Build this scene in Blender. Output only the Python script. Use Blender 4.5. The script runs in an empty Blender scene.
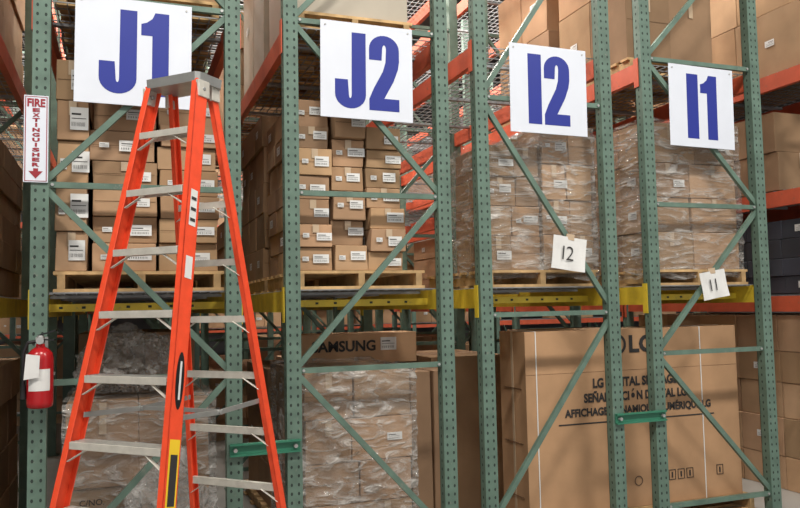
import bpy, math, random
from mathutils import Vector, Matrix, noise
random.seed(7)
D = bpy.data
scene = bpy.context.scene
try:
    scene.view_settings.view_transform = 'Standard'
except Exception: pass

# ------------------------------------------------------------ materials
def lin(c):
    return tuple(((v/255)/12.92 if v/255 <= .04045 else (((v/255)+.055)/1.055)**2.4) for v in c)+(1,)
def mat(name, rgb, rough=.6, metal=0, var=.12, scale=6, bump=0.0, tint=False, spec=.4, scuff=None):
    m = D.materials.new(name); m.use_nodes = True
    nt = m.node_tree; N = nt.nodes; L = nt.links
    b = N['Principled BSDF']; b.inputs['Roughness'].default_value = rough
    b.inputs['Metallic'].default_value = metal
    b.inputs['Specular IOR Level'].default_value = spec
    tc = N.new('ShaderNodeTexCoord'); no = N.new('ShaderNodeTexNoise')
    no.inputs['Scale'].default_value = scale; no.inputs['Detail'].default_value = 5
    L.new(tc.outputs['Object'], no.inputs['Vector'])
    mr = N.new('ShaderNodeMapRange'); mr.inputs['From Min'].default_value=.3; mr.inputs['From Max'].default_value=.7
    mr.inputs['To Min'].default_value = 1-var; mr.inputs['To Max'].default_value = 1+var
    L.new(no.outputs['Fac'], mr.inputs['Value'])
    mx = N.new('ShaderNodeMix'); mx.data_type='RGBA'; mx.blend_type='MULTIPLY'; mx.inputs[0].default_value=1
    mx.inputs[6].default_value = lin(rgb); L.new(mr.outputs[0], mx.inputs[7])
    out = mx.outputs[2]
    if scuff:
        n2=N.new('ShaderNodeTexNoise'); n2.inputs['Scale'].default_value=22; n2.inputs['Detail'].default_value=8; n2.inputs['Roughness'].default_value=.7
        L.new(tc.outputs['Object'], n2.inputs['Vector'])
        m3=N.new('ShaderNodeMapRange'); m3.inputs['From Min'].default_value=.60; m3.inputs['From Max'].default_value=.68; m3.inputs['To Max'].default_value=.7
        L.new(n2.outputs['Fac'],m3.inputs['Value'])
        m4=N.new('ShaderNodeMix'); m4.data_type='RGBA'; L.new(m3.outputs[0],m4.inputs[0]); L.new(out,m4.inputs[6]); m4.inputs[7].default_value=lin(scuff); out=m4.outputs[2]
    if tint:
        at = N.new('ShaderNodeAttribute'); at.attribute_name='tint'
        m2 = N.new('ShaderNodeMix'); m2.data_type='RGBA'; m2.blend_type='MULTIPLY'; m2.inputs[0].default_value=1
        L.new(out, m2.inputs[6]); L.new(at.outputs['Color'], m2.inputs[7]); out = m2.outputs[2]
    L.new(out, b.inputs['Base Color'])
    if bump:
        bp = N.new('ShaderNodeBump'); bp.inputs['Strength'].default_value=bump; bp.inputs['Distance'].default_value=.01
        L.new(no.outputs['Fac'], bp.inputs['Height']); L.new(bp.outputs[0], b.inputs['Normal'])
    return m
M = {}
M['green'] = mat('rack_green_paint', (88,110,98), .5, 0, .2, 9, .1, scuff=(120,122,112))
M['green2'] = mat('spacer_green_paint', (48,112,88), .5, 0, .12, 9)
M['orange'] = mat('beam_orange_paint', (192,86,58), .5, 0, .12, 8, scuff=(130,96,80))
M['yellow'] = mat('beam_yellow_paint', (200,174,52), .5, 0, .18, 8, scuff=(140,126,80))
M['hole'] = mat('hole_dark', (46,56,52), .9, 0, .05)
M['wire'] = mat('galvanised_wire', (140,142,144), .45, .4, .1, 10)
M['steel'] = mat('zinc_steel', (164,165,163), .4, .6, .1, 10)
M['alu'] = mat('aluminium', (202,198,188), .38, .3, .1, 20)
M['card'] = mat('cardboard', (166,135,106), .85, 0, .10, 5, .05, True, .2)
M['cardd'] = mat('cardboard_seam', (108,84,64), .9, 0, .08, 5, 0, True, .1)
M['tape'] = mat('packing_tape', (182,160,134), .35, 0, .08, 9)
M['label'] = mat('paper_label', (208,208,206), .6, 0, .06, 9)
M['ink'] = mat('label_ink', (44,42,42), .7, 0, .05)
M['wood'] = mat('pallet_wood', (188,155,110), .8, 0, .25, 14, .2, True)
M['fibre'] = mat('ladder_fibreglass', (224,76,44), .42, 0, .08, 20)
M['black'] = mat('black_plastic', (24,24,26), .5, 0, .05)
M['red'] = mat('extinguisher_red', (160,24,30), .25, 0, .04)
M['dred'] = mat('sign_red', (140,34,46), .5, 0, .04)
M['white'] = mat('sign_white', (203,208,218), .5, 0, .02)
M['blue'] = mat('sign_blue', (28,42,132), .5, 0, .03)
M['ylab'] = mat('label_yellow', (225,188,44), .5, 0, .05)
M['navy'] = mat('carton_charcoal', (56,58,68), .6, 0, .1, 5, 0, True)
M['floor'] = mat('concrete_floor', (140,137,132), .35, 0, .15, 1.5, .05)
M['wall'] = mat('wall_paint', (84,84,86), .8, 0, .1, 1)
M['ceil'] = mat('ceiling_metal', (90,92,94), .7, 0, .1, 1)
M['grey'] = mat('carton_grey', (170,162,150), .8, 0, .06, 4, 0, True)
def wrapmat(name, base=.10, amp=.55, sc=(3,3,14), fm=.48, crease=.35):
    m = D.materials.new(name); m.use_nodes=True; nt=m.node_tree; N=nt.nodes; L=nt.links
    N.remove(N['Principled BSDF']); out=N['Material Output']
    tr=N.new('ShaderNodeBsdfTransparent'); tr.inputs[0].default_value=(.94,.94,.94,1)
    p=N.new('ShaderNodeBsdfPrincipled'); p.inputs['Base Color'].default_value=(.58,.56,.53,1); p.inputs['Roughness'].default_value=.1
    p.inputs['Specular IOR Level'].default_value=1
    tc=N.new('ShaderNodeTexCoord'); mp=N.new('ShaderNodeMapping'); mp.inputs['Scale'].default_value=sc; mp.inputs['Rotation'].default_value=(.25,.35,0)
    no=N.new('ShaderNodeTexNoise'); no.inputs['Scale'].default_value=1.5; no.inputs['Detail'].default_value=8; no.inputs['Distortion'].default_value=2.2
    no.noise_type='RIDGED_MULTIFRACTAL'
    L.new(tc.outputs['Object'],mp.inputs[0]); L.new(mp.outputs[0],no.inputs['Vector'])
    no2=N.new('ShaderNodeTexNoise'); no2.inputs['Scale'].default_value=2.0; no2.inputs['Detail'].default_value=6; no2.inputs['Distortion'].default_value=1.5
    L.new(mp.outputs[0],no2.inputs['Vector'])
    mr=N.new('ShaderNodeMapRange'); mr.inputs['From Min'].default_value=fm; mr.inputs['From Max'].default_value=.74
    mr.inputs['To Min'].default_value=base; mr.inputs['To Max'].default_value=base+amp  # cloudy film streaks; their whitish diffuse also stands in for glossy highlights
    L.new(no2.outputs['Fac'],mr.inputs['Value'])
    bp=N.new('ShaderNodeBump'); bp.inputs['Strength'].default_value=1; bp.inputs['Distance'].default_value=.06
    L.new(no2.outputs['Fac'],bp.inputs['Height']); L.new(bp.outputs[0],p.inputs['Normal'])
    mr2=N.new('ShaderNodeMapRange'); mr2.inputs['From Min'].default_value=.9; mr2.inputs['From Max'].default_value=1.5; mr2.inputs['To Min'].default_value=0; mr2.inputs['To Max'].default_value=crease
    L.new(no.outputs['Fac'],mr2.inputs['Value'])
    ad=N.new('ShaderNodeMath'); ad.operation='ADD'; ad.use_clamp=True; L.new(mr.outputs[0],ad.inputs[0]); L.new(mr2.outputs[0],ad.inputs[1])
    ms=N.new('ShaderNodeMixShader'); L.new(ad.outputs[0],ms.inputs[0]); L.new(tr.outputs[0],ms.inputs[1]); L.new(p.outputs[0],ms.inputs[2])
    L.new(ms.outputs[0],out.inputs[0]); return m
M['wrap']=wrapmat('stretch_wrap',.12,.7,(2.2,2.2,10),.46,.5); M['wrap2']=wrapmat('stretch_wrap_heavy',.14,.65,(3,3,8),.44,.6); M['plastic']=wrapmat('crumpled_plastic', .25,.45,(4,4,4))
def emat(name,col,s):
    m=D.materials.new(name); m.use_nodes=True; b=m.node_tree.nodes['Principled BSDF']
    b.inputs['Emission Color'].default_value=col; b.inputs['Emission Strength'].default_value=s; return m
M['lamp']=emat('lamp_lens',(1,.97,.92,1),6)

# ------------------------------------------------------------ mesh builder
class MB:
    def __init__(s): s.v=[];s.f=[];s.m=[];s.t=[];s.mats=[]
    def mi(s,k):
        if k not in s.mats: s.mats.append(k)
        return s.mats.index(k)
    def poly(s,pts,k,tint=1.0):
        n=len(s.v); s.v+= [tuple(p) for p in pts]; s.f.append(tuple(range(n,n+len(pts)))); s.m.append(s.mi(k)); s.t.append(tint)
    def hexa(s,P,k,tint=1.0):
        n=len(s.v); s.v+=[tuple(p) for p in P]
        for q in ((0,3,2,1),(4,5,6,7),(0,1,5,4),(1,2,6,5),(2,3,7,6),(3,0,4,7)):
            s.f.append(tuple(n+i for i in q)); s.m.append(s.mi(k)); s.t.append(tint)
    def box(s,x0,x1,y0,y1,z0,z1,k,tint=1.0):
        s.hexa([(x0,y0,z0),(x1,y0,z0),(x1,y1,z0),(x0,y1,z0),(x0,y0,z1),(x1,y0,z1),(x1,y1,z1),(x0,y1,z1)],k,tint)
    def bar(s,p1,p2,hint,w,t,k,off=(0,0),tint=1.0):
        p1=Vector(p1);p2=Vector(p2);d=(p2-p1).normalized();h=Vector(hint);a=(h-d*h.dot(d)).normalized();b=d.cross(a)
        P=[]
        for p in (p1,p2):
            c=p+a*off[0]+b*off[1]
            P+=[c-a*w/2-b*t/2,c+a*w/2-b*t/2,c+a*w/2+b*t/2,c-a*w/2+b*t/2]
        s.hexa(P,k,tint)
    def chan(s,p1,p2,hint,w,t,k,side=1,th=.005):
        s.bar(p1,p2,hint,w,th,k,(0,side*(t/2-th/2)))
        s.bar(p1,p2,hint,th,t,k,( w/2-th/2,0)); s.bar(p1,p2,hint,th,t,k,(-w/2+th/2,0))
    def cyl(s,p1,p2,r,k,n=12,r2=None,cap=True):
        p1=Vector(p1);p2=Vector(p2);d=(p2-p1).normalized(); h=Vector((0,0,1)) if abs(d.z)<.9 else Vector((1,0,0))
        a=d.cross(h).normalized();b=d.cross(a); r2=r if r2 is None else r2; n0=len(s.v)
        for p,rr in ((p1,r),(p2,r2)):
            for i in range(n):
                A=2*math.pi*i/n; s.v.append(tuple(p+a*math.cos(A)*rr+b*math.sin(A)*rr))
        for i in range(n):
            j=(i+1)%n; s.f.append((n0+i,n0+j,n0+n+j,n0+n+i)); s.m.append(s.mi(k)); s.t.append(1)
        if cap:
            s.f.append(tuple(n0+i for i in range(n-1,-1,-1))); s.m.append(s.mi(k)); s.t.append(1)
            s.f.append(tuple(n0+n+i for i in range(n))); s.m.append(s.mi(k)); s.t.append(1)
    def lathe(s,c,prof,k,n=28):
        n0=len(s.v); c=Vector(c)
        for r,z in prof:
            for i in range(n):
                A=2*math.pi*i/n; s.v.append((c.x+r*math.cos(A),c.y+r*math.sin(A),c.z+z))
        for q in range(len(prof)-1):
            for i in range(n):
                j=(i+1)%n; s.f.append((n0+q*n+i,n0+q*n+j,n0+(q+1)*n+j,n0+(q+1)*n+i)); s.m.append(s.mi(k)); s.t.append(1)
    def build(s,name,bevel=0,parent=None,smooth=False):
        me=D.meshes.new(name); me.from_pydata(s.v,[],s.f)
        for k in s.mats: me.materials.append(M[k])
        me.polygons.foreach_set('material_index',s.m)
        ca=me.color_attributes.new('tint','FLOAT_COLOR','CORNER'); buf=[]
        for p,t in zip(me.polygons,s.t):
            tt = t if isinstance(t,tuple) else (t,t,t)
            for _ in range(p.loop_total): buf+= [tt[0],tt[1],tt[2],1]
        ca.data.foreach_set('color',buf)
        if smooth: me.polygons.foreach_set('use_smooth',[True]*len(me.polygons))
        me.update()
        o=D.objects.new(name,me); scene.collection.objects.link(o)
        if bevel:
            bv=o.modifiers.new('bev','BEVEL'); bv.width=bevel; bv.segments=1; bv.limit_method='ANGLE'
        if parent: o.parent=parent
        return o
def empty(name,loc=(0,0,0)):
    e=D.objects.new(name,None); e.location=loc; e.empty_display_size=.1; scene.collection.objects.link(e); return e
def text(body,name,k,origin,xdir,updir,width=None,height=None,bold=.012,parent=None,align='CENTER'):
    cu=D.curves.new(name,'FONT'); cu.body=body; cu.offset=bold; cu.align_x='CENTER'; cu.resolution_u=3
    o=D.objects.new(name+'_tmp',cu); scene.collection.objects.link(o)
    dg=bpy.context.evaluated_depsgraph_get(); me=D.meshes.new_from_object(o.evaluated_get(dg)); D.objects.remove(o)
    xs=[v.co.x for v in me.vertices]; ys=[v.co.y for v in me.vertices]
    cx=(min(xs)+max(xs))/2; cy=(min(ys)+max(ys))/2; sx=(max(xs)-min(xs)); sy=(max(ys)-min(ys))
    kx = width/sx if width else height/sy; ky = height/sy if height else kx
    X=Vector(xdir).normalized(); U=Vector(updir).normalized(); O=Vector(origin)
    for v in me.vertices: v.co = O + X*(v.co.x-cx)*kx + U*(v.co.y-cy)*ky
    me.materials.clear(); me.materials.append(M[k])
    ob=D.objects.new(name,me); scene.collection.objects.link(ob)
    if parent: ob.parent=parent
    return ob

# ------------------------------------------------------------ room
def room():
    b=MB(); b.box(-9,18,-9,16,-.1,0,'floor'); b.build('floor')
    b=MB(); b.box(-9,18,16,16.2,0,8,'wall'); b.build('wall_back')
    b=MB(); b.box(-9.2,-9,-9,16,0,8,'wall'); b.build('wall_left')
    b=MB(); b.box(18,18.2,-9,16,0,8,'wall'); b.build('wall_right')
    b=MB(); b.box(-9,18,-4.5,16,8,8.1,'ceil')
    for i in range(14): b.box(-9,18,-4+i*1.45,-3.9+i*1.45,7.8,8,'ceil')
    b.build('ceiling')
room()

# ------------------------------------------------------------ racks
BAY=2.55
PW=.088
def post(b,x,y,h,holes=True,k='green'):
    w=PW/2; t=.004
    b.box(x-w,x+w,y,y+t,0,h,k)
    b.box(x-w,x-w+t,y+t,y+.075,0,h,k); b.box(x+w-t,x+w,y+t,y+.075,0,h,k)
    b.box(x-w,x-w+.02,y+.071,y+.075,0,h,k); b.box(x+w-.02,x+w,y+.071,y+.075,0,h,k)
    b.box(x-.08,x+.08,y-.03,y+.11,0,.008,k)
    if holes:
        z=.12
        while z<h-.05:
            for dx in (-.021,.021):
                b.poly([(x+dx+.0075*math.cos(A)*1.0,y-.0006,z+.011*math.sin(A)) for A in [i*math.pi/3 for i in range(6)]],'hole')
            b.poly([(x-w-.0006,y+.038+.007*math.cos(A),z+.011*math.sin(A)) for A in [-i*math.pi/3 for i in range(6)]],'hole')
            z+=.0508
def frame(b,x0,x1,y,h,horiz,diag,holes=True):
    post(b,x0,y,h,holes); post(b,x1,y,h,holes)
    yc=y+.032
    for z in horiz: b.box(x0+PW/2,x1-PW/2,y+.016,y+.046,z-.016,z+.016,'green')
    for zl,zr in diag: b.bar((x0+PW/2-.01,yc,zl),(x1-PW/2+.01,yc,zr),(0,1,0),.028,.034,'green')
    for z in horiz:
        for x in (x0+.06,x1-.06): b.cyl((x,y+.016,z),(x,y+.008,z),.009,'steel',6)
def deck(b,x0,x1,y0,y1,z):
    n=int((y1-y0)/.10)
    for i in range(n+1):
        y=y0+.02+i*(y1-y0-.04)/n; b.box(x0-.02,x1+.02,y-.003,y+.003,z-.006,z,'wire')
    n=int((x1-x0)/.06)
    for i in range(n+1):
        x=x0+i*(x1-x0)/n; b.box(x-.003,x+.003,y0+.02,y1-.02,z-.012,z-.006,'wire')
    for i in range(3):
        y=y0+.35+i*(y1-y0-.7)/2; b.box(x0+.02,x1-.02,y-.02,y+.02,z-.03,z-.012,'wire')
def beam(b,x,y0,y1,zt,k,inner):
    h=.13
    b.box(x-.022,x+.022,y0,y1,zt-h,zt,k)
    for ya,yb in ((y0-.05,y0+.0),(y1,y1+.05)):
        b.box(x-.05*inner-.003,x-.05*inner+.003,ya,yb,zt-h-.06,zt+.02,k)
def rack(x0,x1,nb,pat,levels,h=5.6,y0=0,name='pallet_rack',tie=True):
    b=MB()
    for i in range(nb+1):
        y=y0+i*BAY
        if i==0: frame(b,x0,x1,y,h,pat[0],pat[1])
        else: frame(b,x0,x1,y,h,[.17,1.23,2.29,3.35,4.41,5.4],[(.2,1.2),(2.26,1.26),(2.32,3.32),(4.38,3.38)] ,False)
    for zt,k,bays,dk in levels:
        for i in bays:
            ya=y0+i*BAY+.078; yb=y0+(i+1)*BAY
            beam(b,x0,ya,yb,zt,k,1); beam(b,x1,ya,yb,zt,k,-1)
            if dk: deck(b,x0,x1,ya,yb,zt+.006)
    if tie:   # yellow pallet-support tie bars under the eye-level deck
        for yy in (.28,1.1,1.9):
            b.box(x0+.022,x1-.022,yy,yy+.035,1.605,1.648,'yellow')
            n=int((x1-x0-.1)/.12)
            for i in range(n):
                xx=x0+.08+i*.12; b.poly([(xx,yy-.0008,1.62),(xx+.02,yy-.0008,1.62),(xx+.02,yy-.0008,1.634),(xx,yy-.0008,1.634)],'hole')
    return b.build(name)
H5=[.17,1.23,2.29,3.35,4.41,5.4]
PA=(H5,[(.2,1.2),(2.26,1.26),(2.32,3.32),(4.38,3.38)])
PB=(H5,[(1.2,.2),(1.26,2.26),(3.32,2.32),(3.38,4.38)])
PC=([.17,1.53,2.97,4.4],[(.24,1.47),(2.92,1.60),(3.02,4.34)])
A4=[0,1,2,3]
LV=[(1.705,'yellow',[0,1],True),(1.705,'orange',[2,3],True),(3.33,'orange',A4,True),(4.95,'orange',A4,True)]
LJ=LV+[(2.55,'orange',[1,2,3],True)]
rack(0,1.02,4,PA,LV); rack(1.365,2.35,4,PB,LV)
rack(2.63,3.60,4,PC,LJ); rack(3.95,4.95,4,PB,LJ)
rack(-1.34,-.32,4,PB,LV)
HX=5.62
rack(HX,HX+1,4,PB,[(1.62,'orange',A4,True),(2.50,'orange',A4,True),(3.50,'orange',A4,True),(4.8,'orange',A4,True)],tie=False)
for xa,xb in ((1.02,1.365),(3.60,3.95)):
    b=MB(); b.box(xa-.03,xb+.03,-.008,-.001,.77,.84,'green2'); b.box(xa-.03,xb+.03,-.03,-.008,.83,.84,'green2'); b.box(xa-.03,xb+.03,-.03,-.008,.77,.78,'green2')
    for x in (xa,xb): b.cyl((x,-.035,.805),(x,-.008,.805),.012,'steel',6)
    b.build('row_spacer')
def crossrack(y,x0,n,levels):
    b=MB(); W=2.7
    for i in range(n+1):
        x=x0+i*W
        for yy in (y,y+1): b.box(x-.045,x+.045,yy,yy+.07,0,5.6,'green')
        for k in range(5): b.bar((x,y+.06,.3+k*1.05),(x,y+1,.3+(k+1)*1.05),(1,0,0),.03,.04,'green')
    for z in levels:
        for i in range(n):
            for yy in (y,y+1.03): b.box(x0+i*W+.05,x0+(i+1)*W-.05,yy,yy+.04,z-.11,z,'orange')
            deck(b,x0+i*W+.05,x0+(i+1)*W-.05,y,y+1,z+.006)
    b.build('pallet_rack')
crossrack(12.2,-4,7,[1.2,2.3,3.4,4.5])

# ------------------------------------------------------------ loads
def pallet(x0,x1,y0,y1,z,h=.115):
    b=MB(); t=.018
    for i in range(3):
        x=x0+.02+i*(x1-x0-.04-.04)/2; b.box(x,x+.04,y0,y1,z+t,z+h-t,'wood',.75)
    for zz in (z,z+h-t):
        n=7 if zz>z else 4
        for i in range(n):
            y=y0+i*(y1-y0-.09)/(n-1); b.box(x0,x1,y,y+.09,zz,zz+t,'wood',random.uniform(.8,1.15))
    return b.build('wooden_pallet')
def label(b,cx,cy,cz,w,h,face):
    e=.0015
    def q(a0,a1,z0,z1,k,ee):
        if face=='F': b.poly([(cx+a0,cy-ee,cz+z0),(cx+a1,cy-ee,cz+z0),(cx+a1,cy-ee,cz+z1),(cx+a0,cy-ee,cz+z1)],k)
        else: b.poly([(cx-ee,cy+a1,cz+z0),(cx-ee,cy+a0,cz+z0),(cx-ee,cy+a0,cz+z1),(cx-ee,cy+a1,cz+z1)],k)
    q(-w/2,w/2,-h/2,h/2,'label',e)
    q(-w*.42,w*.1,h*.16,h*.24,'ink',e*2); q(-w*.42,w*.38,-h*.01,h*.02,'ink',e*2)
    x=-w*.42
    while x<w*.36:
        ww=random.uniform(.03,.07)*w; q(x,x+ww*.4,-h*.34,-h*.16,'ink',e*2); x+=ww*1.4
def carton(b,x0,x1,y0,y1,z0,z1,k='card',tint=1,lab=True,labside=True,tape=True,lw=.10,lh=.055,jit=True):
    t=tint*random.uniform(.74,1.12)
    tt=(t*random.uniform(.98,1.04),t,t*random.uniform(.93,1.03))
    g=.003
    def r(): return random.uniform(-.006,.006) if jit else 0
    P=[(x0+g+r(),y0+r(),z0+.001),(x1-g+r(),y0+r(),z0+.001),(x1-g,y1-g,z0+.001),(x0+g,y1-g,z0+.001),
       (x0+g+r(),y0+r(),z1-g),(x1-g+r(),y0+r(),z1-g),(x1-g,y1-g,z1-g),(x0+g,y1-g,z1-g)]
    b.hexa(P,k,tt)
    w=x1-x0;h=z1-z0; yf=y0-.0072
    if tape:
        zc=(z0+z1)/2
        if random.random()<.5:
            b.poly([((x0+x1)/2-.02,yf,z0+h*.62),((x0+x1)/2+.02,yf,z0+h*.62),((x0+x1)/2+.02,yf,z1-.004),((x0+x1)/2-.02,yf,z1-.004)],'tape')
        if random.random()<.4:
            b.poly([(x0+.01,yf+.001,zc-.0015),(x1-.01,yf+.001,zc-.0015),(x1-.01,yf+.001,zc+.0015),(x0+.01,yf+.001,zc+.0015)],'cardd',t)
    if lab and random.random()<lab:
        cx=x0+w*random.choice([.66,.7,.74,.74]); label(b,cx,yf-.001,z0+h*random.uniform(.4,.6),min(lw,w*.5)*random.uniform(.85,1.15),min(lh,h*.5)*random.uniform(.85,1.15),'F')
        if random.random()<.5:
            label(b,x0+w*.22,yf-.001,z0+h*.5,min(lw,w*.5)*.4,min(lh,h*.5)*.5,'F')
    if labside and random.random()<.45:
        label(b,x0-.004,(y0+y1)/2,z0+h*.5,min(.1,(y1-y0)*.4),min(.055,h*.5),'L')
def stack(x0,x1,y0,y1,z0,z1,nx,ny,nz,jx=.01,jy=.02,lab=.8,k='card',tint=1,name='stacked_cardboard_boxes',drop=0,lw=.1,lh=.055,tape=True,vary=.12):
    b=MB(); W=x1-x0; dy=(y1-y0)/ny
    zs=[z0]; hs=[1+random.uniform(-vary,vary) for _ in range(nz)]; tot=sum(hs)
    for h in hs: zs.append(zs[-1]+(z1-z0)*h/tot)
    for kz in range(nz):
        ox=random.uniform(-jx,jx); oy=random.uniform(-jy,jy)
        ws=[1+random.uniform(-vary*1.6,vary*1.6) for _ in range(nx)]; tw=sum(ws); x=x0
        for i in range(nx):
            xa=x; x+=W*ws[i]/tw
            fo=random.uniform(-jy,jy)*.8
            for j in range(ny):
                if kz==nz-1 and random.random()<drop: continue
                carton(b,xa+ox,x+ox,y0+j*dy+oy+(fo if j==0 else 0),y0+(j+1)*dy+oy,zs[kz],zs[kz+1],k,tint,lab if j==0 else 0,i==0,tape and j==0,lw,lh)
    return b.build(name,.003)
def wrap(x0,x1,y0,y1,z0,z1,seed=0,k='wrap',amp=.014):
    b=MB(); n=36; m=30
    per=[((x0,y0),(x1,y0)),((x1,y0),(x1,y1)),((x1,y1),(x0,y1)),((x0,y1),(x0,y0))]
    pts=[]
    for (a,c) in per:
        for i in range(n): t=i/n; pts.append((a[0]+(c[0]-a[0])*t,a[1]+(c[1]-a[1])*t))
    cx=(x0+x1)/2; cy=(y0+y1)/2; N=len(pts)
    for r in range(m+1):
        z=z0+(z1-z0)*r/m
        for (x,y) in pts:
            v=abs(noise.noise(Vector((x*6+seed,y*6+z*3,z*13))))*2*amp
            d=Vector((x-cx,y-cy)).normalized(); b.v.append((x+d.x*v,y+d.y*v,z+ (noise.noise(Vector((x*5,y*5,seed)))*.03 if r in(0,m) else 0)))
    mi=b.mi(k)
    for r in range(m):
        for i in range(N):
            j=(i+1)%N; b.f.append((r*N+i,r*N+j,(r+1)*N+j,(r+1)*N+i)); b.m.append(mi); b.t.append(1)
    b.poly([(x0,y0,z1-.004),(x1,y0,z1-.004),(x1,y1,z1-.004),(x0,y1,z1-.004)],k)
    return b.build('stretch_wrap_film',smooth=False)

Z1=1.712; ZP=Z1+.116
# --- J1 shelf
pallet(.06,.98,.12,1.15,Z1)
stack(.065,.235,.14,1.1,ZP,ZP+1.19,1,3,5,.004,.01,1,tint=1.0,lw=.12,lh=.12)
stack(.25,.60,.17,1.12,ZP,ZP+.98,1,3,6,.012,.02,1,lw=.13)
stack(.615,.95,.16,1.12,ZP,ZP+1.02,1,3,7,.012,.02,1,lw=.13)
pallet(.06,.98,1.3,2.4,Z1); stack(.1,.95,1.3,2.4,ZP,ZP+1.1,3,3,6,.01,.02,.6,tint=.8)
# --- J2 shelf
pallet(1.40,2.25,.12,1.15,Z1)
stack(1.42,1.64,.15,1.1,ZP,ZP+1.08,1,3,7,.010,.025,1)
stack(1.655,1.87,.16,1.1,ZP,ZP+1.03,1,3,6,.008,.03,1)
stack(1.89,2.13,.17,1.1,ZP,ZP+.93,1,3,7,.012,.03,1)
pallet(1.40,2.25,1.28,2.4,Z1); stack(1.42,2.05,1.3,2.4,ZP,ZP+1.25,2,3,5,.008,.01,.4,tint=.85)
# --- I2 shelf
pallet(2.68,3.56,.12,1.15,Z1)
stack(2.72,3.14,.18,.66,ZP,ZP+.86,2,2,4,.006,.01,.6,tint=.92)
stack(3.15,3.56,.16,1.1,ZP,ZP+1.0,2,3,4,.006,.01,.6,tint=.95)
wrap(2.70,3.145,.155,.69,ZP-.06,ZP+.875,3); wrap(3.14,3.575,.14,1.12,ZP-.06,ZP+1.02,5)
# --- I1 shelf
pallet(4.0,4.9,.12,1.15,Z1)
stack(4.03,4.86,.16,1.12,ZP,ZP+1.1,2,3,4,.006,.01,.5,tint=.95)
wrap(4.005,4.885,.14,1.14,ZP-.06,ZP+1.12,9)
pallet(4.0,4.9,1.3,2.4,Z1); stack(4.0,4.88,1.3,2.4,ZP,ZP+1.1,3,3,5,.006,.01,.7,tint=.9)
ZU=3.338
def upper(x0,x1,y0,y1,h,nx,nz,k='card',tint=1,ny=2):
    pallet(x0,x1,y0,y1,ZU); stack(x0+.02,x1-.02,y0+.03,y1-.03,ZU+.116,ZU+.116+h,nx,ny,nz,.005,.01,.4,k,tint)
upper(.05,.98,.15,1.2,1.2,2,3,tint=.9); upper(.05,.98,1.3,2.4,1.2,2,3,tint=.9)
upper(1.42,2.2,.12,1.15,1.0,1,1,'grey'); upper(1.42,2.25,1.28,2.4,1.1,1,1,'grey',.9)
upper(4.02,4.9,.3,1.3,1.2,2,2,tint=.8); upper(4.0,4.9,1.4,2.4,1.2,2,2,tint=.8)
# --- lower level
pallet(.08,.96,.3,1.3,.0); ct=stack(.12,.92,.35,1.25,.116,1.08,2,2,2,.01,.01,.5,tint=.92,lw=.12,lh=.08,vary=.06); wrap(.10,.95,.32,1.27,.1,1.10,11,'wrap2',.008)
text('C/NO.','print_line_1','ink',(.26,.3105,.52),(1,0,0),(0,0,1),height=.035,bold=.01,parent=ct)
text('MADE IN','print_line_2','ink',(.28,.3105,.46),(1,0,0),(0,0,1),height=.035,bold=.01,parent=ct)
pallet(.08,.96,1.4,2.45,.0); stack(.12,.92,1.42,2.4,.116,1.45,2,2,4,.01,.02,.5,tint=.8)
pallet(1.42,2.22,.15,1.15,.0); stack(1.46,2.16,.19,1.1,.116,1.20,2,2,4,.006,.01,.4,tint=1.0); wrap(1.435,2.185,.165,1.13,.08,1.215,15,'wrap2',.022)
pallet(1.42,2.22,1.3,2.4,.0); stack(1.45,2.15,1.32,2.35,.116,1.15,2,2,3,.01,.01,.3,tint=.85)
b=MB(); carton(b,1.68,2.62,1.25,1.55,1.16,1.40,'card',1.1,0,False,False,jit=False); ob=b.build('display_carton',.004)
text('SAMSUNG','printed_text','ink',(2.02,1.243,1.30),(1,0,0),(0,0,1),height=.085,bold=.03,parent=ob)
bb=MB(); label(bb,2.38,1.243,1.31,.13,.1,'F'); bb.build('shipping_label',0,ob)
b=MB()
for i in range(2): carton(b,2.26+i*.16,2.41+i*.16,.45,1.8,.0,1.155,'card',1,.5,True,False)
b.build('flat_screen_cartons',.004)
b=MB()
for i in range(3): carton(b,2.68+.01*i,3.3,1.1+i*.3,1.38+i*.3,.0,1.2,'card',.8,.5,True,False)
b.build('flat_screen_cartons',.004)
pallet(3.0,4.95,.2,.78,.0)
b=MB(); b.box(3.05,4.90,.28,.66,.117,1.40,'card',(1.05,.99,.92))
b.box(3.05,4.90,.278,.28,1.1,1.102,'cardd')
for x in (3.13,4.55):
    b.box(x,x+.008,.276,.28,.117,1.40,'label'); b.box(x,x+.008,.28,.66,1.40,1.403,'label')
b.box(3.046,3.05,.455,.485,.117,1.40,'tape'); b.box(3.05,4.9,.45,.49,1.40,1.402,'tape')
for zz in (.25,.62,1.0): b.box(3.04,3.05,.34,.60,zz,zz+.004,'cardd')
b.box(3.30,4.66,.277,.28,.735,.745,'ink')
big=b.build('large_signage_carton',.006)
Yf=.2755
text('LG','brand_print','ink',(4.02,Yf,1.29),(1,0,0),(0,0,1),height=.13,width=.22,bold=.035,parent=big)
bb=MB(); n=24
for i in range(n):
    A=2*math.pi*i/n;B=2*math.pi*(i+1)/n
    bb.poly([(3.81+.075*math.cos(A),Yf,1.29+.075*math.sin(A)),(3.81+.075*math.cos(B),Yf,1.29+.075*math.sin(B)),(3.81+.055*math.cos(B),Yf,1.29+.055*math.sin(B)),(3.81+.055*math.cos(A),Yf,1.29+.055*math.sin(A))],'ink')
    bb.poly([(3.95+.035*math.cos(A),Yf,.30+.035*math.sin(A)),(3.95+.035*math.cos(B),Yf,.30+.035*math.sin(B)),(3.95+.03*math.cos(B),Yf,.30+.03*math.sin(B)),(3.95+.03*math.cos(A),Yf,.30+.03*math.sin(A))],'ink')
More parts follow.
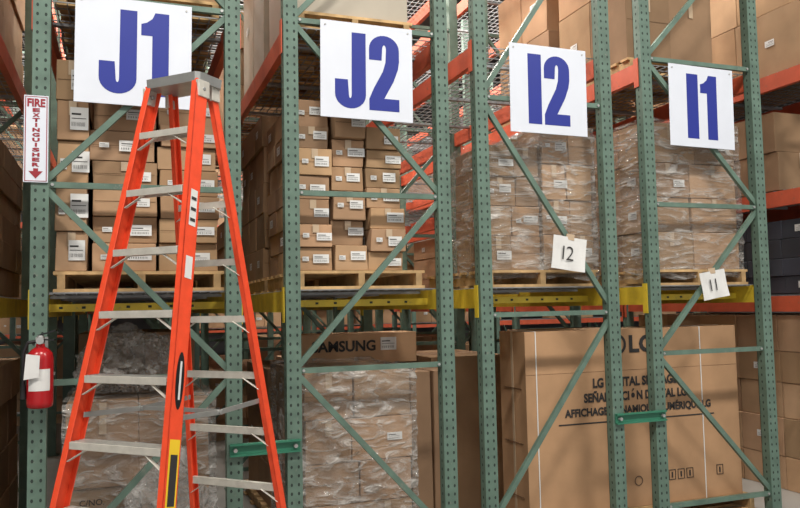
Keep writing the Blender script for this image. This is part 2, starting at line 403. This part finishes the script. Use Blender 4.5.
bb.box(3.805,3.815,Yf,.28,1.26,1.32,'ink'); bb.box(3.815,3.84,Yf,.28,1.26,1.27,'ink')
for i,x in enumerate((4.22,4.30,4.38,4.66)):
    bb.box(x,x+.06,Yf,.28,.28,.283,'ink');bb.box(x,x+.06,Yf,.28,.35,.353,'ink');bb.box(x,x+.003,Yf,.28,.28,.35,'ink');bb.box(x+.057,x+.06,Yf,.28,.28,.35,'ink');bb.box(x+.025,x+.035,Yf,.28,.295,.335,'ink')
bb.build('print_marks',parent=big)
text('LG DIGITAL SIGNAGE','print_line_1','ink',(3.96,Yf,1.02),(1,0,0),(0,0,1),width=.74,height=.07,bold=.04,parent=big)
text('SEÑALIZACIÓN DIGITAL LG','print_line_2','ink',(3.96,Yf,.925),(1,0,0),(0,0,1),width=.90,height=.082,bold=.04,parent=big)
text('AFFICHAGE DYNAMIQUE NUMÉRIQUE LG','print_line_3','ink',(3.99,Yf,.82),(1,0,0),(0,0,1),width=1.28,height=.082,bold=.04,parent=big)
stack(3.98,4.92,1.0,2.3,.0,1.35,3,3,5,.01,.02,.9,tint=.95)
# --- side rows and deeper bays
stack(-1.28,-.36,.3,2.45,ZP-.1,ZP+.95,2,6,6,.01,.01,.6,tint=1.05)
stack(-1.28,-.36,.3,2.45,.0,1.25,2,4,4,.01,.01,.6,tint=1)
stack(-1.28,-.36,.3,2.45,3.35,4.6,2,4,4,.01,.01,.6,tint=1.05)
stack(HX+.04,HX+.95,.12,2.45,1.64,2.26,2,6,4,.006,.01,.7,'navy')
stack(HX+.04,HX+.95,.12,2.45,.0,1.46,2,5,5,.01,.02,.9,tint=1.1)
stack(HX+.04,HX+.95,.5,2.45,2.52,3.2,2,4,2,.01,.02,.5,tint=.75)
stack(HX+.04,HX+.95,.12,2.45,3.52,4.6,2,3,2,.01,.02,.5,tint=1)
for (x0,x1) in ((.06,.98),(1.42,2.3),(2.68,3.56),(4.0,4.9),(HX+.04,HX+.95),(-1.28,-.36)):
    for bay in (1,2,3):
        for z in (.0,1.72,3.34):
            if bay==1 and z>3 and 2<x0<4: continue
            if x0==2.68 and z>1: continue
            if random.random()<.8:
                y0=bay*BAY+.15; hh=random.uniform(.6,1.2) if not (z==1.72 and x0>2.6) else .7
                stack(x0,x1,y0,y0+2.2,z,z+hh,2,3,3,.02,.02,.5,tint=.98,tape=False)
for i in range(14):
    x=-3.6+i*1.3; 
    for z in (.0,1.21,2.31,3.41,4.51):
        if random.random()<.7: stack(x,x+1.0,12.3,13.1,z,z+random.uniform(.5,.85),2,1,2,.02,.02,.4,tint=1.05,tape=False)

def crumple(c,s,seed):
    import bmesh
    bm=bmesh.new(); bmesh.ops.create_icosphere(bm,subdivisions=5,radius=1)
    for v in bm.verts:
        p=v.co.copy(); n1=noise.noise(p*2.2+Vector((seed,0,0))); n2=abs(noise.noise(p*6+Vector((0,seed,0))))
        v.co=p*(1+.35*n1-.35*n2); v.co.x*=s[0];v.co.y*=s[1];v.co.z=max(v.co.z,-.75)*s[2]
    me=D.meshes.new('crumpled_plastic_wrap'); bm.to_mesh(me); bm.free(); me.materials.append(M['plastic'])
    o=D.objects.new('crumpled_plastic_wrap',me); o.location=c; scene.collection.objects.link(o)
crumple((.45,.68,1.27),(.32,.28,.22),2); crumple((.68,.20,.35),(.26,.085,.42),8)

# ------------------------------------------------------------ aisle signs
def arc(cx,cy,rx,ry,a0,a1,n=12):
    return [(cx+rx*math.cos(math.radians(a0+(a1-a0)*i/n)),cy+ry*math.sin(math.radians(a0+(a1-a0)*i/n))) for i in range(n+1)]
S=.090; GH=.48
def glyph(ch,h=GH):
    if ch=='I': return [(0,0),(S+.012,0),(S+.012,h),(0,h)],S+.012
    if ch=='1':
        return [(.06,0),(.06+S,0),(.06+S,h),(.075,h),(.06,h-.035),(.03,h-.06),(0,h-.07),(0,h-.135),(.06,h-.135)],.06+S
    if ch=='J':
        w=.198; r=.09
        return [(w-S,h),(w,h)]+arc(w/2,r,w/2,r,0,-180,14)+[(0,.18),(S-.008,.18)]+arc(w/2-.002,r,w/2-S,.026,180,360,8),w
    if ch=='2':
        w=.198; r=.09
        return [(0,0),(w,0),(w,.078),(.098,.078),(.16,.19),(.190,.27),(w,.32)]+arc(w/2,h-r,w/2,r,0,180,14)+[(0,.32),(S-.008,.32)]+arc(w/2,h-r,w/2-S+.004,.03,180,0,8)+[(w-S,.31),(.09,.25),(.03,.14),(0,.07)],w
def aisle_sign(txt,x0,x1,z0,rot=0):
    w=x1-x0; h=.605; e=empty('aisle_sign',((x0+x1)/2,-.001,z0+h/2))
    b=MB(); b.box(-w/2,w/2,-.006,0,-h/2,h/2,'white'); b.build('panel',.0015,e)
    g=[glyph(c) for c in txt]; gap=.022; tot=sum(x[1] for x in g)+gap; x=-tot/2
    for c,(pts,gw) in zip(txt,g):
        bb=MB(); P=[(x+p[0],-.0075,p[1]-GH/2) for p in pts]; 
        if sum(P[i][0]*P[(i+1)%len(P)][2]-P[(i+1)%len(P)][0]*P[i][2] for i in range(len(P)))<0: P=P[::-1]
        bb.poly(P,'blue'); o=bb.build('letter',0,e); sm=o.modifiers.new('s','SOLIDIFY'); sm.thickness=.0015; x+=gw+gap
    b=MB()
    for sx in (-w/2+.03,w/2-.03): b.cyl((sx,-.010,h/2-.03),(sx,0,h/2-.03),.006,'steel',8)
    b.build('fasteners',0,e)
    e.rotation_euler=(0,rot,0)
aisle_sign('J1',.165,.785,2.745,.01); aisle_sign('J2',1.545,2.145,2.755,.01)
aisle_sign('I2',2.84,3.435,2.74,.01); aisle_sign('I1',4.135,4.72,2.715,.015)

def paper(txt,cx,cz,w,h,rot,y):
    e=empty('handwritten_paper',(cx,y,cz)); b=MB(); n=10
    for i in range(n):
        for j in range(n):
            def P(a,c):
                X=-w/2+w*a/n; Z=-h/2+h*c/n
                return (X,-.006-.03*max(0,(a/n-.7))**1.5*(1-c/n)*3-.003*math.sin(a*.9+c*.5),Z)
            b.poly([P(i,j),P(i+1,j),P(i+1,j+1),P(i,j+1)],'label')
    b.build('sheet',0,e)
    text(txt,'ink_text','ink',(-.01,-.014,0),(1,0,0),(0,0,1),height=h*.42,bold=-.012,parent=e)
    b=MB(); b.box(-.03,.03,-.008,.0,h/2-.02,h/2+.02,'tape'); b.build('tape_strip',0,e)
    e.rotation_euler=(0,math.radians(rot),0)
paper('I2',3.25,1.93,.255,.225,8,0.0)
paper('I1',4.46,1.71,.225,.2,-9,0.0)

e=empty('fire_extinguisher_sign',(-.02,-.008,2.53))
b=MB(); b.box(-.06,.06,-.004,.004,-.235,.235,'white'); b.build('panel',.001,e)
b=MB()
for (a,c,d,f) in ((-.054,.054,.226,.229),(-.054,.054,-.229,-.226),(-.054,-.050,-.229,.229),(.050,.054,-.229,.229)): b.box(a,c,-.0055,-.004,d,f,'dred')
b.poly([(-.035,-.0055,-.175),(-.012,-.0055,-.175),(-.012,-.0055,-.16),(.012,-.0055,-.16),(.012,-.0055,-.175),(.035,-.0055,-.175),(0,-.0055,-.215)][::-1],'dred')
b.build('border',0,e)
text('FIRE','word','dred',(0,-.0058,.195),(1,0,0),(0,0,1),width=.088,height=.045,bold=.04,parent=e)
for i,c in enumerate('EXTINGUISHER'):
    text(c,'character','dred',(0,-.0058,.155-i*.0268),(1,0,0),(0,0,1),height=.021,width=.036 if c!='I' else .01,bold=.05,parent=e)
e=empty('fire_extinguisher',(.02,-.085,1.115))
b=MB(); b.lathe((0,0,0),[(0,0),(.05,0),(.062,.008),(.064,.03),(.064,.25),(.058,.28),(.04,.30),(.022,.312),(.02,.33),(0,.33)],'red'); b.build('cylinder_body',0,e,True)
b=MB(); b.lathe((0,0,.325),[(0,0),(.02,0),(.022,.02),(.016,.045),(0,.045)],'steel')
b.bar((-.01,0,.37),(.075,-.02,.395),(0,1,0),.022,.008,'black'); b.bar((-.01,0,.35),(.07,-.02,.345),(0,1,0),.02,.007,'black')
b.cyl((0,-.015,.345),(0,-.04,.345),.017,'label',14); b.cyl((0,-.04,.345),(0,-.043,.345),.019,'steel',14)
b.build('valve_and_levers',0,e)
b=MB(); pts=[(-.02,0,.34),(-.06,-.01,.335),(-.078,-.01,.28),(-.078,-.015,.2),(-.076,-.015,.1)]
for p,q in zip(pts,pts[1:]): b.cyl(p,q,.009,'black',10)
b.cyl((-.076,-.015,.12),(-.076,-.015,.05),.012,'black',10,.016); b.build('hose',0,e)
b=MB(); n=10
for i in range(n):
    a0=math.radians(-140+i*10);a1=math.radians(-140+(i+1)*10);r=.0648
    b.poly([(r*math.cos(a0),r*math.sin(a0),.09),(r*math.cos(a1),r*math.sin(a1),.09),(r*math.cos(a1),r*math.sin(a1),.2),(r*math.cos(a0),r*math.sin(a0),.2)],'label')
b.poly([(-.07,-.07,.15),(.0,-.078,.16),(.005,-.078,.27),(-.06,-.07,.28)],'label'); b.build('labels',0,e)
b=MB(); b.box(-.03,.03,.066,.085,.05,.36,'steel'); b.box(-.066,.066,.05,.066,.16,.175,'steel'); b.build('wall_bracket',0,e)

# ------------------------------------------------------------ step ladder
def ladder(loc,rz,H=2.735):
    e=empty('step_ladder',loc); e.rotation_euler=(0,0,rz)
    fx0,fx1=.145,.36; fy0,fy1=-.055,-.62
    rx0,rx1=.12,.325; ry0,ry1=.055,.50
    Zt=H-.04
    def F(s,z,dx=0): t=(Zt-z)/Zt; return Vector((s*(fx0+(fx1-fx0)*t-dx),fy0+(fy1-fy0)*t,z))
    def R(s,z,dx=0): t=(Zt-z)/Zt; return Vector((s*(rx0+(rx1-rx0)*t-dx),ry0+(ry1-ry0)*t,z))
    b=MB()
    for s in (-1,1):
        p1,p2=F(s,.05),F(s,Zt); d=(p2-p1).normalized(); hint=Vector((0,1,0)); a=(hint-d*hint.dot(d)).normalized(); bd=d.cross(a)
        side=1 if bd.x*s>0 else -1
        b.chan(p1,p2,(0,1,0),.082,.034,'fibre',side,.006)
        b.chan(R(s,.04),R(s,Zt),(0,1,0),.048,.028,'fibre',side,.006)
    b.build('fibreglass_rails',.002,e)
    b=MB()
    z=H-.275; zs=[]
    while z>.2: zs.append(z); z-=.286
    for z in zs:
        l=F(-1,z,.018); r=F(1,z,.018)
        b.box(l.x,r.x,l.y-.045,l.y+.045,z-.004,z,'alu'); b.box(l.x,r.x,l.y-.047,l.y-.043,z-.032,z,'alu'); b.box(l.x,r.x,l.y+.043,l.y+.047,z-.028,z,'alu')
        for q in range(4): b.box(l.x,r.x,l.y-.036+q*.022,l.y-.030+q*.022,z,z+.002,'steel')
        for s in (-1,1):
            c=F(s,z,.02); g=F(s,z-.085,.02); b.bar((c.x-s*.11,c.y-.03,z-.02),(g.x,g.y-.03,g.z),(0,1,0),.018,.004,'alu')
            c=F(s,z-.015,-.005)
            for dy in (-.018,.018): b.cyl((c.x-s*.02,c.y+dy,c.z),(c.x+s*.002,c.y+dy,c.z),.006,'steel',8)
    for z in zs[1:]:
        z-=.05
        l=R(-1,z,.0); r=R(1,z,.0)
        b.box(l.x,r.x,l.y-.02,l.y-.016,z-.018,z+.016,'alu'); b.box(l.x,r.x,l.y-.02,l.y+.012,z+.013,z+.016,'alu')
        for s in (-1,1):
            c=R(s,z,.0); b.bar((c.x-s*.09,c.y-.02,z-.012),tuple(R(s,z-.07)+Vector((0,-.02,0))),(0,1,0),.015,.003,'alu')
    for s in (-1,1):
        zf=1.14; p=F(s,zf,.02); q=R(s,zf,.01); mid=(p+q)/2+Vector((0,0,-.015))
        for u,v in ((p,mid),(mid,q)): b.bar(u,v,(0,0,1),.024,.004,'steel')
        b.cyl((mid.x-.012,mid.y,mid.z),(mid.x+.012,mid.y,mid.z),.012,'steel',10)
    b.bar(((F(-1,1.14)+R(-1,1.14))/2)+Vector((0,0,-.012)),((F(1,1.14)+R(1,1.14))/2)+Vector((0,0,-.012)),(0,0,1),.02,.006,'steel')
    b.build('steps_and_braces',.001,e)
    b=MB()
    P=[(-.15,-.10),(.15,-.10),(.168,-.08),(.168,.08),(.15,.10),(-.15,.10),(-.168,.08),(-.168,-.08)]
    n=len(P)
    T=[(x,y,H) for x,y in P]; Bq=[(x*.98,y*.97,H-.045) for x,y in P]
    b.poly(T,'steel'); b.poly(Bq[::-1],'steel')
    for i in range(n): j=(i+1)%n; b.poly([Bq[i],Bq[j],T[j],T[i]],'steel')
    for s in (-1,1):
        b.box(s*.165-.01,s*.165+.01,-.10,-.02,H-.12,H-.04,'alu'); b.box(s*.14-.01,s*.14+.01,.03,.09,H-.11,H-.04,'alu')
        b.cyl((s*.178,-.06,H-.08),(s*.14,-.06,H-.08),.011,'steel',10)
    b.box(-.12,.12,-.015,.015,H,H+.005,'black')
    b.build('top_cap',.004,e)
    b=MB()
    for s in (-1,1):
        c=F(s,.0); b.box(c.x-.035,c.x+.035,c.y-.055,c.y+.055,0,.06,'black'); c=R(s,0); b.box(c.x-.028,c.x+.028,c.y-.04,c.y+.04,0,.05,'black')
    b.build('rubber_feet',.004,e)
    b=MB()
    def stick(z0,z1,w,k,ex=.0015,rnd=False):
        d=(F(1,z1)-F(1,z0)).normalized(); a=Vector((0,1,0)); a=(a-d*a.dot(d)).normalized(); nrm=a.cross(d)
        if nrm.x<0: nrm=-nrm
        c=(F(1,z0)+F(1,z1))/2+nrm*(.017+ex); L=(F(1,z1)-F(1,z0)).length/2
        if rnd: pts=[c+a*w/2*math.cos(2*math.pi*i/24)+d*L*math.sin(2*math.pi*i/24) for i in range(24)]
        else: pts=[c-a*w/2-d*L,c+a*w/2-d*L,c+a*w/2+d*L,c-a*w/2+d*L]
        b.poly(pts,k)
    stick(1.98,2.15,.045,'label'); stick(1.18,1.42,.052,'black',.0015,True); stick(1.22,1.38,.012,'label',.003)
    stick(1.74,1.84,.045,'label'); stick(.45,1.06,.062,'ylab'); stick(.55,.74,.05,'label',.003); stick(.80,1.0,.042,'ink',.003)
    for q in range(3): stick(2.0+q*.05,2.015+q*.05,.034,'ink',.003)
    b.build('safety_labels',0,e)
ladder((.70,-.60,0),math.radians(-45))

# ------------------------------------------------------------ lighting
def lamp(x,y,z,p,sx=1.2,sy=.5):
    e=empty('high_bay_and_fill_light',(x,y,z)); b=MB(); b.box(-sx/2,sx/2,-sy/2,sy/2,.02,.1,'steel'); b.box(-sx/2+.03,sx/2-.03,-sy/2+.03,sy/2-.03,.012,.02,'lamp'); 
    for s in (-1,1): b.cyl((s*sx/3,0,.1),(s*sx/3,0,8.0-z),.006,'steel',6)
    b.build('fixture',0,e)
    l=D.lights.new('area','AREA'); l.shape='RECTANGLE'; l.size=sx; l.size_y=sy; l.energy=p; l.color=(1,.95,.87)
    o=D.objects.new('lamp_emitter',l); o.parent=e; scene.collection.objects.link(o)
for x in (-3,1.0,5): lamp(x,-3.6,6.6,280)
for x in (-1,1.2,3.75,7.8): lamp(x,6.0,7.2,450)
for x in (1.2,3.0,5.3): lamp(x,2.2,7.0,280)  # added fill lights above the racks, lightening the background through the wire decks
lamp(3.5,10.9,7,500)  # added fill light that makes the far cross rack more visible
w=D.worlds.new('World'); scene.world=w; w.use_nodes=True
w.node_tree.nodes['Background'].inputs[0].default_value=(1,.98,.96,1); w.node_tree.nodes['Background'].inputs[1].default_value=.85

# ------------------------------------------------------------ camera
cam=D.cameras.new('Camera'); co=D.objects.new('Camera',cam); scene.collection.objects.link(co); scene.camera=co
cam.sensor_width=36; cam.lens=36*767/800; cam.clip_start=.05
yaw=math.radians(20); pitch=math.atan(52/767); roll=.02
Fh=Vector((math.sin(yaw),math.cos(yaw),0)); Rh=Vector((math.cos(yaw),-math.sin(yaw),0)); Zh=Vector((0,0,1))
fw=Fh*math.cos(pitch)+Zh*math.sin(pitch); up=Zh*math.cos(pitch)-Fh*math.sin(pitch)
r2=Rh*math.cos(roll)-up*math.sin(roll); u2=up*math.cos(roll)+Rh*math.sin(roll)
m=Matrix((( r2.x,u2.x,-fw.x,.412),(r2.y,u2.y,-fw.y,-4.47),(r2.z,u2.z,-fw.z,1.6),(0,0,0,1)))
co.matrix_world=m
